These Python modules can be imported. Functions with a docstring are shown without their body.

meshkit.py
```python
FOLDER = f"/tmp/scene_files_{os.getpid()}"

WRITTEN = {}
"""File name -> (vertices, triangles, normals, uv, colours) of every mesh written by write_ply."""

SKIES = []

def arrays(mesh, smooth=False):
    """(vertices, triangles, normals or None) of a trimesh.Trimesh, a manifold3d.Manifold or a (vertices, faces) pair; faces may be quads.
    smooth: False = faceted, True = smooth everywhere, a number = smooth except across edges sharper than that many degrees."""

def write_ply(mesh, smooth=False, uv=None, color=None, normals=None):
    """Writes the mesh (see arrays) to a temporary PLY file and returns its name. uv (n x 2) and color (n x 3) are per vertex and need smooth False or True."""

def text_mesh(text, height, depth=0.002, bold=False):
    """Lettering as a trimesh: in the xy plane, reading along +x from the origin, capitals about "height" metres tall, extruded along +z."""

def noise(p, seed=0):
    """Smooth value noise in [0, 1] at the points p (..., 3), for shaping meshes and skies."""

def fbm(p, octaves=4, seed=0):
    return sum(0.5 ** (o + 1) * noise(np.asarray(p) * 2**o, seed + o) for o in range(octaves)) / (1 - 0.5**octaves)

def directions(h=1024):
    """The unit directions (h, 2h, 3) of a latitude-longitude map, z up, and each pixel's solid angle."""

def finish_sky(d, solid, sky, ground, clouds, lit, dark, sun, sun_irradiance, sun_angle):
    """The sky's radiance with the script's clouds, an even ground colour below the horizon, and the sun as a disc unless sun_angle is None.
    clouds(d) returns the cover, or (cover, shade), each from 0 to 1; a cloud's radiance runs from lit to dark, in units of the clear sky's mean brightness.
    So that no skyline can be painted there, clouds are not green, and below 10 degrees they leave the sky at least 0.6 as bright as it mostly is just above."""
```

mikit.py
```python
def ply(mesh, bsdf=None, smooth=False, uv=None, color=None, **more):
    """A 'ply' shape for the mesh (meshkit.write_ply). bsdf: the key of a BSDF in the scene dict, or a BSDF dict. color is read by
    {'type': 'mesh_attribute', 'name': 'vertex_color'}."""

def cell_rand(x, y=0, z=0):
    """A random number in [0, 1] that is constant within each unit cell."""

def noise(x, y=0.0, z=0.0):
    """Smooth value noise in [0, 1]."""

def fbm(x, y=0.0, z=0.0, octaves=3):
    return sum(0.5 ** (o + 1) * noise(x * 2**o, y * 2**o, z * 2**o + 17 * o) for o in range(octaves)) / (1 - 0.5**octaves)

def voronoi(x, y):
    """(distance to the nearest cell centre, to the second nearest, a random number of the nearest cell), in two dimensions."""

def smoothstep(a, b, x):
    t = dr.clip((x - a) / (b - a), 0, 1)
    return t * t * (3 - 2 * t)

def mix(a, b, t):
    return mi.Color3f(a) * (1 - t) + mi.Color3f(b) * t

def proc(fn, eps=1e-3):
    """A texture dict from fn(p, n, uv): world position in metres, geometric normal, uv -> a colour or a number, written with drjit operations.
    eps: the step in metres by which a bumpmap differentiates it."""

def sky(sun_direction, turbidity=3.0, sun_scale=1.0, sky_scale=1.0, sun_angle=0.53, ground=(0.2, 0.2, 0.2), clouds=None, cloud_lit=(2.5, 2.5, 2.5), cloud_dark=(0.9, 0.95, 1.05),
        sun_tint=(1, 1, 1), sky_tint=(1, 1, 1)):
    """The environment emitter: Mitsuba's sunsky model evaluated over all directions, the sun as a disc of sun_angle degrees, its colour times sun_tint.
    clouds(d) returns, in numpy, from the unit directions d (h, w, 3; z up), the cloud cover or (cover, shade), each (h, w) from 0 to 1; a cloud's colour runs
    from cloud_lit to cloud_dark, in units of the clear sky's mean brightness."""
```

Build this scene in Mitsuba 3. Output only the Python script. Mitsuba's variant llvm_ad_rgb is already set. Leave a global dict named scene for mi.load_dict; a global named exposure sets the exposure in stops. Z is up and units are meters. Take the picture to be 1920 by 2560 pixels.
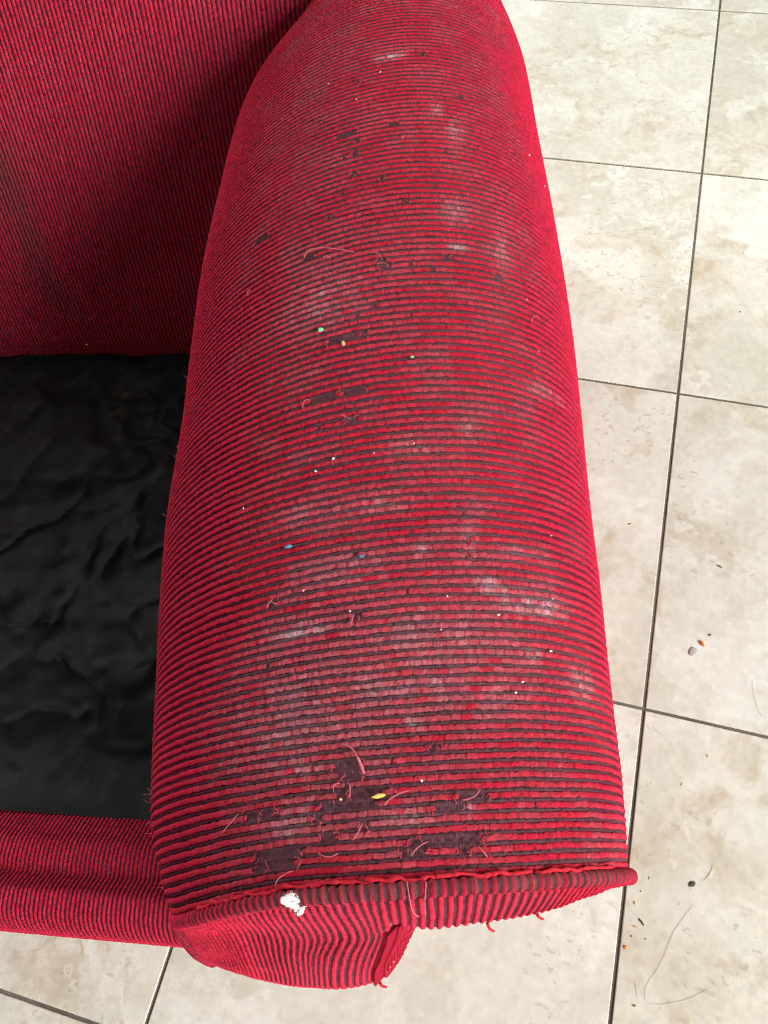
import math
import numpy as np
import mitsuba as mi
import mikit, meshkit
import trimesh
from scipy.interpolate import PchipInterpolator as PI
T = mi.ScalarTransform4f
scene, labels = {}, {}
rng = np.random.default_rng(7)

# ------------------------------------------------------------------ camera, light, exposure
exposure = 0.82
CAM = [0.0, 0.0, 1.002]
FWD = np.array([-0.076893, 0.451862, -0.888768])
UP = np.array([0.038067, 0.892088, 0.450256])
scene['camera'] = {'type': 'perspective', 'fov_axis': 'x', 'fov': math.degrees(2 * math.atan(960 / 1890.0)),
                   'near_clip': 0.02, 'far_clip': 60.0,
                   'to_world': T().look_at(origin=CAM, target=(np.array(CAM) + FWD).tolist(), up=UP.tolist())}
# the soft light of a room by day: unseen lights, the main one front right, one rear left placed to light the arm's inner flank, and the dim walls and ceiling around
scene['room_light'] = {'type': 'constant', 'radiance': {'type': 'rgb', 'value': [0.10, 0.0995, 0.099]}}
for key, at_, to_, size, power in [('unseen_light', [3.9, -2.3, 2.8], [-0.1, 0.3, 0.3], (1.6, 1.05), [15.5, 15.4, 15.1]), ('unseen_light_001', [-2.2, 2.4, 2.2], [-0.1, 0.4, 0.5], (0.9, 0.7), [7.5, 7.5, 7.5])]:
    scene[key] = {'type': 'rectangle',
                  'to_world': T().look_at(origin=at_, target=to_, up=[0, 0, 1]) @ T().scale([size[0], size[1], 1]),
                  'bsdf': {'type': 'diffuse', 'reflectance': {'type': 'rgb', 'value': [0, 0, 0]}},
                  'emitter': {'type': 'area', 'radiance': {'type': 'rgb', 'value': power}}}
    labels[key] = {'kind': 'structure'}

# ------------------------------------------------------------------ helpers
used = {}
def key_for(name):
    k = used.get(name, 0); used[name] = k + 1
    return name if k == 0 else f'{name}_{k:03d}'

def tag(key, label=None, category=None, group=None, kind=None):
    d = labels.setdefault(key, {})
    for n, v in (('label', label), ('category', category), ('group', group), ('kind', kind)):
        if v: d[n] = v

def put(name, v, f, bsdf, smooth=True, color=None, uv=None):
    key = key_for(name)
    scene[key] = mikit.ply((np.asarray(v, float), np.asarray(f, int)), bsdf, smooth=smooth, color=color, uv=uv)
    return key

def grid_faces(n, m, o=0):
    i, j = np.meshgrid(np.arange(n - 1), np.arange(m - 1), indexing='ij')
    a = (i * m + j).ravel() + o
    return np.vstack([np.stack([a, a + m, a + m + 1], 1), np.stack([a, a + m + 1, a + 1], 1)])

def resample(P, n=None, step=None):
    P = np.asarray(P, float)
    s = np.r_[0, np.cumsum(np.linalg.norm(np.diff(P, axis=0), axis=1))]
    if n is None: n = max(2, int(s[-1] / step) + 1)
    t = np.linspace(0, s[-1], n)
    return np.stack([np.interp(t, s, P[:, k]) for k in range(P.shape[1])], 1), t

def smooth_path(P, n):
    P = np.asarray(P, float)
    s = np.r_[0, np.cumsum(np.linalg.norm(np.diff(P, axis=0), axis=1))]
    q = PI(s, P)(np.linspace(0, s[-1], n * 4))
    return resample(q, n)[0]

def frames(P, N):
    t = np.gradient(P, axis=0); t /= np.linalg.norm(t, axis=1, keepdims=True) + 1e-12
    N = N - (N * t).sum(1, keepdims=True) * t
    N /= np.linalg.norm(N, axis=1, keepdims=True) + 1e-12
    return t, N, np.cross(t, N)

def tube(P, r, sides=6, squash=1.0):
    P = np.asarray(P, float); n = len(P); r = np.broadcast_to(r, n)
    t = np.gradient(P, axis=0); t /= np.linalg.norm(t, axis=1, keepdims=True) + 1e-12
    ref = np.array([0, 0, 1.0]) if abs(t[:, 2]).mean() < 0.8 else np.array([1.0, 0, 0])
    N = ref - (t @ ref)[:, None] * t; N /= np.linalg.norm(N, axis=1, keepdims=True) + 1e-12
    B = np.cross(t, N)
    a = np.linspace(0, 2 * np.pi, sides, endpoint=False)
    V = P[:, None] + r[:, None, None] * (np.cos(a)[None, :, None] * N[:, None] * squash + np.sin(a)[None, :, None] * B[:, None])
    V = V.reshape(-1, 3)
    F = []
    i, j = np.meshgrid(np.arange(n - 1), np.arange(sides), indexing='ij')
    a0 = i * sides + j; a1 = i * sides + (j + 1) % sides
    F = np.vstack([np.stack([a0.ravel(), a1.ravel(), (a1 + sides).ravel()], 1), np.stack([a0.ravel(), (a1 + sides).ravel(), (a0 + sides).ravel()], 1)])
    c0, c1 = len(V), len(V) + 1
    V = np.vstack([V, P[:1], P[-1:]]); k = np.arange(sides)
    F = np.vstack([F, np.stack([(k + 1) % sides, k, 0 * k + c0], 1), np.stack([(n - 1) * sides + k, (n - 1) * sides + (k + 1) % sides, 0 * k + c1], 1)])
    return V, F

def sstep(a, b, x):
    t = np.clip((x - a) / (b - a), 0, 1); return t * t * (3 - 2 * t)

def blob(center, size, seed, rough=0.35, sub=2, freq=1.1, rotz=0.0):
    s = trimesh.creation.icosphere(subdivisions=sub, radius=1.0)
    v = np.array(s.vertices); d = 1 + rough * (meshkit.noise(v * freq + 20 + seed * 7.3, seed) - 0.5) * 2
    v = v * d[:, None] * np.array(size)
    c, sn = math.cos(rotz), math.sin(rotz)
    v = v @ np.array([[c, sn, 0], [-sn, c, 0], [0, 0, 1]])
    return v + np.array(center), np.array(s.faces)

def attr(): return {'type': 'mesh_attribute', 'name': 'vertex_color'}

# ------------------------------------------------------------------ materials
def bs(key, **kw): scene[key] = {'type': 'twosided', 'bsdf': {'type': 'principled', **kw}}
bs('chenille', base_color=attr(), roughness=0.9, specular=0.08, sheen=0.06, sheen_tint=1.0)
bs('weave', base_color=attr(), roughness=0.9, specular=0.1, sheen=0.1)
bs('liner', base_color=attr(), roughness=0.7, specular=0.2, sheen=0.03)
bs('thread_pink', base_color={'type': 'rgb', 'value': [0.55, 0.14, 0.17]}, roughness=0.8, specular=0.2)
bs('thread_red', base_color={'type': 'rgb', 'value': [0.50, 0.02, 0.035]}, roughness=0.85, specular=0.15)
bs('thread_fray', base_color={'type': 'rgb', 'value': [0.44, 0.06, 0.085]}, roughness=0.9, specular=0.1)
bs('wadding', base_color={'type': 'rgb', 'value': [0.80, 0.80, 0.76]}, roughness=0.95, specular=0.1)
bs('lint_white', base_color={'type': 'rgb', 'value': [0.82, 0.80, 0.78]}, roughness=0.9, specular=0.2)
bs('crumb_green', base_color={'type': 'rgb', 'value': [0.16, 0.60, 0.24]}, roughness=0.6)
bs('crumb_blue', base_color={'type': 'rgb', 'value': [0.05, 0.22, 0.36]}, roughness=0.7)
bs('crumb_yellow', base_color={'type': 'rgb', 'value': [0.78, 0.50, 0.10]}, roughness=0.6)
bs('crumb_tan', base_color={'type': 'rgb', 'value': [0.55, 0.40, 0.20]}, roughness=0.7)
bs('crumb_orange', base_color={'type': 'rgb', 'value': [0.66, 0.24, 0.02]}, roughness=0.45)
bs('crumb_brown', base_color={'type': 'rgb', 'value': [0.26, 0.16, 0.06]}, roughness=0.7)
bs('crumb_dark', base_color={'type': 'rgb', 'value': [0.06, 0.04, 0.025]}, roughness=0.7)
bs('leaf_green', base_color={'type': 'rgb', 'value': [0.045, 0.07, 0.025]}, roughness=0.7)
bs('husk_grey', base_color={'type': 'rgb', 'value': [0.40, 0.36, 0.33]}, roughness=0.6)
bs('hair_brown', base_color={'type': 'rgb', 'value': [0.42, 0.36, 0.29]}, roughness=0.5)

YAW = math.radians(14.5); CY, SY = math.cos(YAW), math.sin(YAW)
TILE = 0.5; T0 = np.array([0.62313, 1.66494])
def tile_color(p, n, uv):
    dx, dy = p.x - float(T0[0]), p.y - float(T0[1])
    u = dx * CY - dy * SY; v = dx * SY + dy * CY
    import drjit as dr
    cu, cv = dr.floor(u / TILE), dr.floor(v / TILE)
    r1 = mikit.cell_rand(cu, cv, 3); r2 = mikit.cell_rand(cu, cv, 5); r3 = mikit.cell_rand(cu, cv, 9)
    a = u + r1 * 13.0; b = v + r2 * 17.0
    w1 = mikit.fbm(a * 11, b * 11, 3.0, 5) - 0.5; w2 = mikit.fbm(a * 11 + 9, b * 11, 8.0, 5) - 0.5
    w3 = mikit.fbm(a * 60, b * 60, 21.0, 4) - 0.5
    big = mikit.fbm(a * 6 + w1 * 1.6, b * 6 + w2 * 1.6, 1.0, 6)
    mid = mikit.fbm(a * 14 + w2 * 3 + w3 * 0.8, b * 19 + w1 * 3 + w3 * 0.8, 4.0, 6)
    cloud = mikit.fbm(a * 10 + w2 * 2.2 + w3 * 0.9 + 4, b * 10 + w1 * 2.2 + w3 * 0.9, 9.0, 6)
    fine = mikit.fbm(a * 130, b * 130, 2.0, 4)
    region = mikit.smoothstep(0.50, 0.64, mikit.fbm(a * 5 + 3, b * 5, 7.0, 3))
    flake = mikit.smoothstep(0.50, 0.70, mikit.fbm(a * 70 + w3 * 5, b * 78 + w1 * 6, 5.0, 4)) * region
    g1 = mikit.fbm(a * 48 + w1 * 4, b * 48 + w2 * 4, 31.0, 4)
    def lin(x, lo, gain): return dr.clip((x - lo) * gain, 0, 1)
    col = mikit.mix((0.655, 0.63, 0.57), (0.54, 0.51, 0.44), lin(0.75 * big + 0.25 * g1, 0.36, 3.0))
    col = mikit.mix(col, (0.46, 0.375, 0.26), lin(mid, 0.50, 4.0) * (0.15 + 0.75 * g1))
    col = mikit.mix(col, (0.48, 0.41, 0.31), region * lin(mikit.fbm(a * 30 + w3 * 2, b * 34 + w3 * 2, 14.0, 5), 0.40, 2.6) * 0.26)
    col = mikit.mix(col, (0.715, 0.70, 0.66), lin(cloud, 0.47, 4.5) * (0.35 + 0.75 * g1))
    col = mikit.mix(col, (0.73, 0.71, 0.655), flake * 0.38)
    speck = mikit.smoothstep(0.72, 0.80, mikit.fbm(a * 150 + w3 * 4, b * 150, 3.0, 2)) * mikit.smoothstep(0.46, 0.62, mikit.fbm(a * 8 + 5, b * 8, 15.0, 2))
    col = mikit.mix(col, (0.36, 0.29, 0.20), speck * 0.4)
    return col * (0.91 + 0.18 * fine) * (0.985 + 0.03 * r3) * mi.Color3f(1.03, 1.05, 1.0)
scene['tile_glaze'] = {'type': 'twosided', 'bsdf': {'type': 'principled', 'base_color': mikit.proc(tile_color), 'roughness': 0.5, 'specular': 0.3}}
def grout_color(p, n, uv):
    g = mikit.fbm(p.x * 60, p.y * 60, 1.0, 3)
    h = mikit.fbm(p.x * 6, p.y * 6, 4.0, 2)
    return mikit.mix((0.075, 0.066, 0.052), (0.23, 0.205, 0.17), 0.6 * g + 0.4 * h)
scene['grout'] = {'type': 'twosided', 'bsdf': {'type': 'diffuse', 'reflectance': mikit.proc(grout_color)}}

# ------------------------------------------------------------------ wear and litter on the armrest: (distance along the arm, distance over the cloth from its crown)
HOLES=[(0.6136,0.0181,0.0256),(0.5859,-0.0330,-0.0280),(0.5607,0.0477,0.0550),(0.5265,-0.0056,0.0022),(0.5241,-0.0488,-0.0284),(0.5127,-0.0325,-0.0264),(0.4982,-0.0346,-0.0274),(0.4778,-0.0356,-0.0285),(0.4676,-0.0124,-0.0065),(0.4406,0.0023,0.0089),(0.4412,-0.0531,-0.0469),(0.4514,-0.1186,-0.1030),(0.4135,-0.0707,-0.0624),(0.3913,-0.0154,-0.0065),(0.3853,-0.0134,-0.0037),(0.3925,0.0304,0.0381),(0.3805,0.0665,0.0760),(0.3318,-0.0504,-0.0196),(0.2922,-0.0618,-0.0397),(0.2910,-0.0396,-0.0199),(0.2724,-0.0366,-0.0272),(0.1870,0.0374,0.0416),(0.1786,0.0375,0.0403),(0.1642,-0.0883,-0.0809),(0.1468,-0.0322,-0.0260),(0.0705,0.0111,0.0191),(0.0633,-0.0428,-0.0244),(0.0579,-0.0374,-0.0232),(0.0501,-0.0341,-0.0093),(0.0483,-0.0400,-0.0309),(0.0447,0.0253,0.0442),(0.0411,0.0117,0.0316),(0.0465,-0.1001,-0.0732),(0.0447,-0.0875,-0.0751),(0.0375,-0.0532,-0.0462),(0.0315,-0.0487,-0.0378),(0.0321,-0.0262,-0.0204),(0.0260,0.0052,0.0417),(0.0224,-0.0008,0.0382),(0.0194,-0.0052,0.0102),(0.0164,0.0256,0.0325),(0.0236,-0.0924,-0.0576),(0.0200,-0.0888,-0.0591),(0.0170,-0.0921,-0.0791),(0.0441,-0.0488,-0.0130),]
STAINS=[(0.614,-0.004,0.0048,0.0093,0.90),(0.540,0.032,0.0108,0.0041,0.35),(0.519,0.046,0.0108,0.0061,0.45),(0.432,0.040,0.0096,0.0076,0.35),(0.400,0.042,0.0024,0.0056,0.70),(0.374,-0.051,0.0036,0.0093,0.50),(0.407,0.077,0.0168,0.0060,0.30),(0.368,-0.052,0.0240,0.0296,0.25),(0.260,0.043,0.0048,0.0062,0.30),(0.162,0.052,0.0036,0.0076,0.70),(0.157,0.064,0.0048,0.0164,0.60),(0.151,0.080,0.0060,0.0228,0.65),(0.144,-0.066,0.0036,0.0159,0.75),(0.217,-0.068,0.0084,0.0160,0.25),(0.188,0.040,0.0084,0.0042,0.50),(0.085,0.003,0.0048,0.0037,0.60),(0.122,0.077,0.0036,0.0061,0.55),(0.108,0.116,0.0084,0.0111,0.45),(0.038,0.032,0.0048,0.0028,0.45),(0.299,0.107,0.0036,0.0151,0.35),(0.105,-0.005,0.0060,0.0316,0.35),(0.093,-0.072,0.0288,0.0397,0.30),(0.213,-0.020,0.0048,0.0171,0.40),(0.183,0.009,0.0036,0.0044,0.50),(0.183,0.075,0.0048,0.0148,0.25),(0.126,0.014,0.0240,0.0568,0.20),(0.067,-0.065,0.0060,0.0229,0.35),(0.173,-0.031,0.0108,0.0246,0.22),(0.098,0.055,0.0096,0.0179,0.20),(0.248,0.010,0.0048,0.0170,0.25),(0.132,-0.093,0.0144,0.0202,0.20),(0.040,-0.063,0.0096,0.0193,0.40),(0.036,-0.001,0.0048,0.0147,0.45),]
THREADS=[[(0.0765,-0.0358),(0.0729,-0.0296),(0.0657,-0.0254),(0.0597,-0.0233)],[(0.3985,-0.0194),(0.3937,-0.0124),(0.3877,-0.0104)],[(0.3877,-0.0144),(0.3841,-0.0075),(0.3805,-0.0065)],[(0.2760,-0.0387),(0.2736,-0.0356),(0.2712,-0.0314)],[(0.2880,-0.0651),(0.2916,-0.0618),(0.2916,-0.0597)],[(0.1630,-0.0873),(0.1642,-0.0841),(0.1666,-0.0820)],[(0.1654,-0.0841),(0.1630,-0.0798)],[(0.1426,-0.0322),(0.1462,-0.0301),(0.1486,-0.0291)],[(0.4021,-0.0305),(0.4081,-0.0469),(0.4129,-0.0655),(0.4117,-0.0666)],[(0.4105,-0.0686),(0.4129,-0.0614)],[(0.4021,-0.0479),(0.4021,-0.0531)],[(0.0429,-0.0121),(0.0465,-0.0073),(0.0489,0.0015)],[(0.0561,-0.0323),(0.0513,-0.0301),(0.0477,-0.0309)],[(0.0429,0.0288),(0.0441,0.0345),(0.0477,0.0380)],[(0.0405,-0.1143),(0.0429,-0.1065),(0.0477,-0.0991)],[(0.0272,-0.0288),(0.0309,-0.0252),(0.0345,-0.0234)],[(0.0176,0.0015),(0.0212,0.0052),(0.0236,0.0102)],[(0.0260,0.0369),(0.0200,0.0388),(0.0140,0.0421)],[(0.0044,-0.0726),(0.0092,-0.0718),(0.0152,-0.0614)],[(0.3529,0.0402),(0.3468,0.0416)],[(0.3505,0.0967),(0.3565,0.1021)],[(0.5066,0.0051),(0.5006,0.0044)],[(0.3805,0.0740),(0.3781,0.0760)],[(0.4033,-0.1197),(0.4045,-0.1155)],[(0.0152,0.0401),(0.0200,0.0354)],[(0.0224,-0.0478),(0.0200,-0.0408),(0.0212,-0.0361)],[(0.0561,-0.0373),(0.0513,-0.0391)],]
CRUMB= [('g', 0.3432, -0.0534), ('g', 0.3096, 0.0081), ('b', 0.1967, -0.0726), ('b', 0.1822, -0.025), ('y', 0.0477, -0.0151), ('y', 0.0477, -0.0359), ('t', 0.3276, -0.0371)]
WHITE= [(0.5619, -0.0312), (0.5968, -0.0562), (0.5908, -0.0122), (0.5307, 0.118), (0.5127, 0.139), (0.2471, -0.043), (0.2411, -0.0547), (0.2459, -0.0169), (0.2495, 0.0081), (0.2315, -0.1091), (0.1438, 0.0551), (0.1354, 0.0205), (0.0993, 0.0627), (0.1053, 0.0675), (0.1246, 0.0892), (0.1967, 0.0974), (0.157, 0.0945), (0.1678, -0.0618), (0.151, -0.0322), (0.0537, 0.0075), (0.3685, 0.0942), (0.3288, 0.1011), (0.1546, 0.0248)]

# ------------------------------------------------------------------ floor: grout bed and tiles
gv = np.array([[-3, -2.5, -0.0018], [3.2, -2.5, -0.0018], [3.2, 4.5, -0.0018], [-3, 4.5, -0.0018]])
put('floor', gv, [[0, 1, 2], [0, 2, 3]], 'grout', smooth=False)
tag('floor', kind='structure')
def tile_mesh():
    h = TILE / 2 - 0.0021; b = 0.0008; r = 0.004
    V = []
    for (s, z) in ((h, -0.012), (h, -b), (h - b * 0.4, -b * 0.3), (h - b * 1.3, 0.0)):
        for (sx, sy) in ((-1, -1), (1, -1), (1, 1), (-1, 1)): V.append((sx * s, sy * s, z))
    F = []
    for k in range(3):
        for i in range(4):
            a, c = 4 * k + i, 4 * k + (i + 1) % 4
            F += [(a, c, c + 4), (a, c + 4, a + 4)]
    F += [(12, 13, 14), (12, 14, 15)]
    return np.array(V), np.array(F)
tv, tf = tile_mesh()
tile_ply = mikit.ply((tv, tf), 'tile_glaze', smooth=False)
for i in range(-7, 5):
    for j in range(-8, 4):
        c = T0 + TILE * ((i + 0.5) * np.array([CY, -SY]) + (j + 0.5) * np.array([SY, CY]))
        if not (-2.4 < c[0] < 2.6 and -1.9 < c[1] < 3.3): continue
        q = key_for('floor__tile')
        tilt = rng.uniform(-1, 1, 3)
        scene[q] = {**tile_ply, 'to_world': T().translate([c[0], c[1], 0.0002 * tilt[2]]).rotate([0, 0, 1], -14.5).rotate([1, 0, 0], 0.03 * tilt[0]).rotate([0, 1, 0], 0.03 * tilt[1])}

# ------------------------------------------------------------------ ribbed fabric
PITCH = 0.0052; SEG = 0.0066
PLUSH = np.array([0.40, 0.012, 0.036]); VIVID = np.array([0.43, 0.015, 0.033]); FADED = np.array([0.34, 0.078, 0.098])
BIND = np.array([0.085, 0.008, 0.016]); DUST = np.array([0.46, 0.40, 0.42]); GROUND = np.array([0.106, 0.042, 0.052]); GROUND_FRESH = np.array([0.075, 0.010, 0.022])
NP = 6
ANG = np.linspace(0, np.pi, NP)

def rib(name, P, N, u, wear, dust, phase, width, height, holes=(), seed=0, plush=PLUSH, pinch=1.0, bsdf='chenille', fade_bias=0.0, lumpy=0.18, fuzz=0.045):
    """One cord of the chenille: a half-round strip along P, pinched where the binding thread crosses it; bits worn away are left out."""
    n = len(P)
    t, N, B = frames(P, N)
    r = np.random.default_rng(seed)
    seg = (u + phase) / SEG; jit = 0.16 * np.sin(seg * 0.9 + seed) ; seg = seg + jit
    cell = np.floor(seg).astype(int); f = seg - cell
    c0 = cell.min(); ncell = cell.max() - c0 + 1
    ra, rb, rc = (r.random(ncell)[cell - c0] for _ in range(3))
    edge = np.minimum(f, 1 - f)
    gapw = 0.055 + 0.05 * wear
    flat = sstep(0.0, 1.0, edge / gapw)
    ht = height * ((1 - 0.52 * wear) * (0.9 + 0.2 * ra))
    depth = np.clip((0.18 + 0.56 * wear) * pinch, 0, 0.9)
    hh = ht * (1 - depth * (1 - flat))
    taper = np.ones(n)
    for (a, c) in holes:
        dist = np.where(u < (a + c) / 2, a - u, u - c)
        taper = np.minimum(taper, sstep(-0.0006, 0.0010, dist))
    fz = meshkit.noise(np.stack([u * 1400, u * 0 + seed, u * 0], 1), seed) - 0.5
    fz2 = meshkit.noise(np.stack([u * 350, u * 0 + seed, u * 0 + 9], 1), seed) - 0.5
    ww = width * (1 + 0.09 * wear * (rb - 0.5) * 2) * (1 - 0.20 * pinch * (1 - flat)) * (1 + 0.10 * fz)
    ww = ww * (0.45 + 0.55 * taper); hh = hh * (0.3 + 0.7 * taper)
    off = 0.05 * PITCH * fz2 * 2
    lump = 1 + lumpy * (meshkit.noise(np.stack([np.repeat(u, NP) * 1500, np.tile(ANG * 1.6, n), np.full(n * NP, seed * 1.7)], 1), 5).reshape(n, NP) - 0.5) * 2
    rough = r.normal(0, 1, (n, NP)) * np.abs(np.cos(ANG))[None, :]
    side = np.cos(ANG)[None, :] * ww[:, None] / 2 + rough * fuzz * PITCH
    V = P[:, None] + (off[:, None, None] + side[..., None]) * B[:, None] + ((np.sin(ANG)[None, :] ** 0.8 * hh[:, None]) * lump - 0.0002)[..., None] * N[:, None]
    lowf = meshkit.fbm(np.stack([u * 45, u * 0 + seed * 0.35, u * 0 + 3], 1), 3, 12)
    fade = np.clip(wear * (0.34 * (rc - 0.35) + 1.5 * (lowf - 0.46) + 0.10 + 0.9 * fade_bias), 0, 0.85)
    fade = np.where(rb > 0.94, 0.0, fade)
    base = plush * (1 - wear)[:, None] + VIVID * wear[:, None]
    col = base * (1 - fade)[:, None] + FADED * fade[:, None]
    col = col * (0.92 + 0.16 * ra * (0.3 + 0.7 * wear))[:, None] * (1 + 0.22 * fz)[:, None]
    col = col * (1 - 0.13 * wear)[:, None]
    dd = np.clip(0.8 * dust * (0.55 + 0.6 * ra) * (1 + 1.2 * fz), 0, 0.75)
    col = col * (1 - dd)[:, None] + DUST * dd[:, None]
    g = ((1 - flat) * (0.12 + 0.62 * wear) * pinch * (0.5 + 0.5 * rc))[:, None]
    col = col * (1 - np.clip(g, 0, 1)) + BIND * np.clip(g, 0, 1)
    C = np.repeat(col[:, None], NP, 1)
    # tone follows the lumps of the pile, paler where raised, with random flecks
    fleck = 1 + 0.16 * r.normal(0, 1, (n, NP, 1))
    fleck = np.where(r.random((n, NP, 1)) < 0.06, 0.45, fleck)          # pits where the pile is parted
    C = np.clip(C * (1 + 0.16 * (lump - 1)[..., None] * 2) * fleck, 0.004, 0.9)
    F = grid_faces(n, NP)
    if len(holes):
        dead = np.zeros(n, bool)
        for (a, b) in holes: dead |= (u > a) & (u < b)
        if dead.any():
            i = np.arange(n - 1); keep = ~(dead[i] & dead[i + 1])
            keep = np.repeat(keep, NP - 1); F = np.vstack([F[:len(F) // 2][keep], F[len(F) // 2:][keep]])
    return V.reshape(-1, 3), F, C.reshape(-1, 3)

def put_rib(name, data, bsdf='chenille'):
    return put(name, data[0], data[1], bsdf, smooth=True, color=data[2])

def weave_color(u, k, wear, dust, seed=0):
    """The ground between the cords: fine dark threads, greyer where rubbed."""
    n1 = np.random.default_rng(seed).random(len(u))
    n2 = meshkit.noise(np.stack([u * 160, k * 0.9, u * 0 + seed], 1), 3)
    th = 0.5 + 0.5 * np.sin(2 * np.pi * u / 0.00125 + 2.2 * n2 + (seed % 2) * 1.9)
    b = GROUND_FRESH * (1 - wear)[:, None] + GROUND * wear[:, None]
    b = b * (0.26 + 1.05 * th ** 1.5 + 0.40 * n1 + 0.25 * n2)[:, None]
    d = np.clip(dust * 0.40 * (0.4 + 1.2 * n1), 0, 0.5)[:, None]
    return b * (1 - d) + DUST * 0.8 * d

# ---- the armrest: sections across it, from the inner side over the top to the outer side
KY = [-.03, .0, .03, .07, .15, .26, .38, .5, .62, .72, .82, .95, 1.05]
XL = PI(KY, [-.1420, -.1895, -.2085, -.2225, -.2278, -.2294, -.2232, -.2232, -.2184, -.2120, -.1700, -.1640, -.16])
XR = PI(KY, [.103, .1056, .1082, .1104, .1104, .1085, .1098, .1073, .1036, .1024, .0938, .0845, .08])
ZC = PI([-0.093, 0.0074, 0.0688, 0.1311, 0.1925, 0.2539, 0.3162, 0.3785, 0.4408, 0.5031, 0.5654, 0.6278, 0.6901, 0.7905, 0.8835, 1.06],
        [0.5788, 0.5784, 0.5765, 0.5807, 0.5919, 0.6021, 0.6105, 0.616, 0.6198, 0.6216, 0.6207, 0.6179, 0.6142, 0.6021, 0.5816, 0.535])
XC, HL, HR, EL, ER, SKEW = -.0239, .1819, .1205, 1.9315, 2.0401, .06
UL, UR = -0.36, 0.30        # how far the cords run down the inner and the outer side, measured over the cloth from the crown

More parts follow.
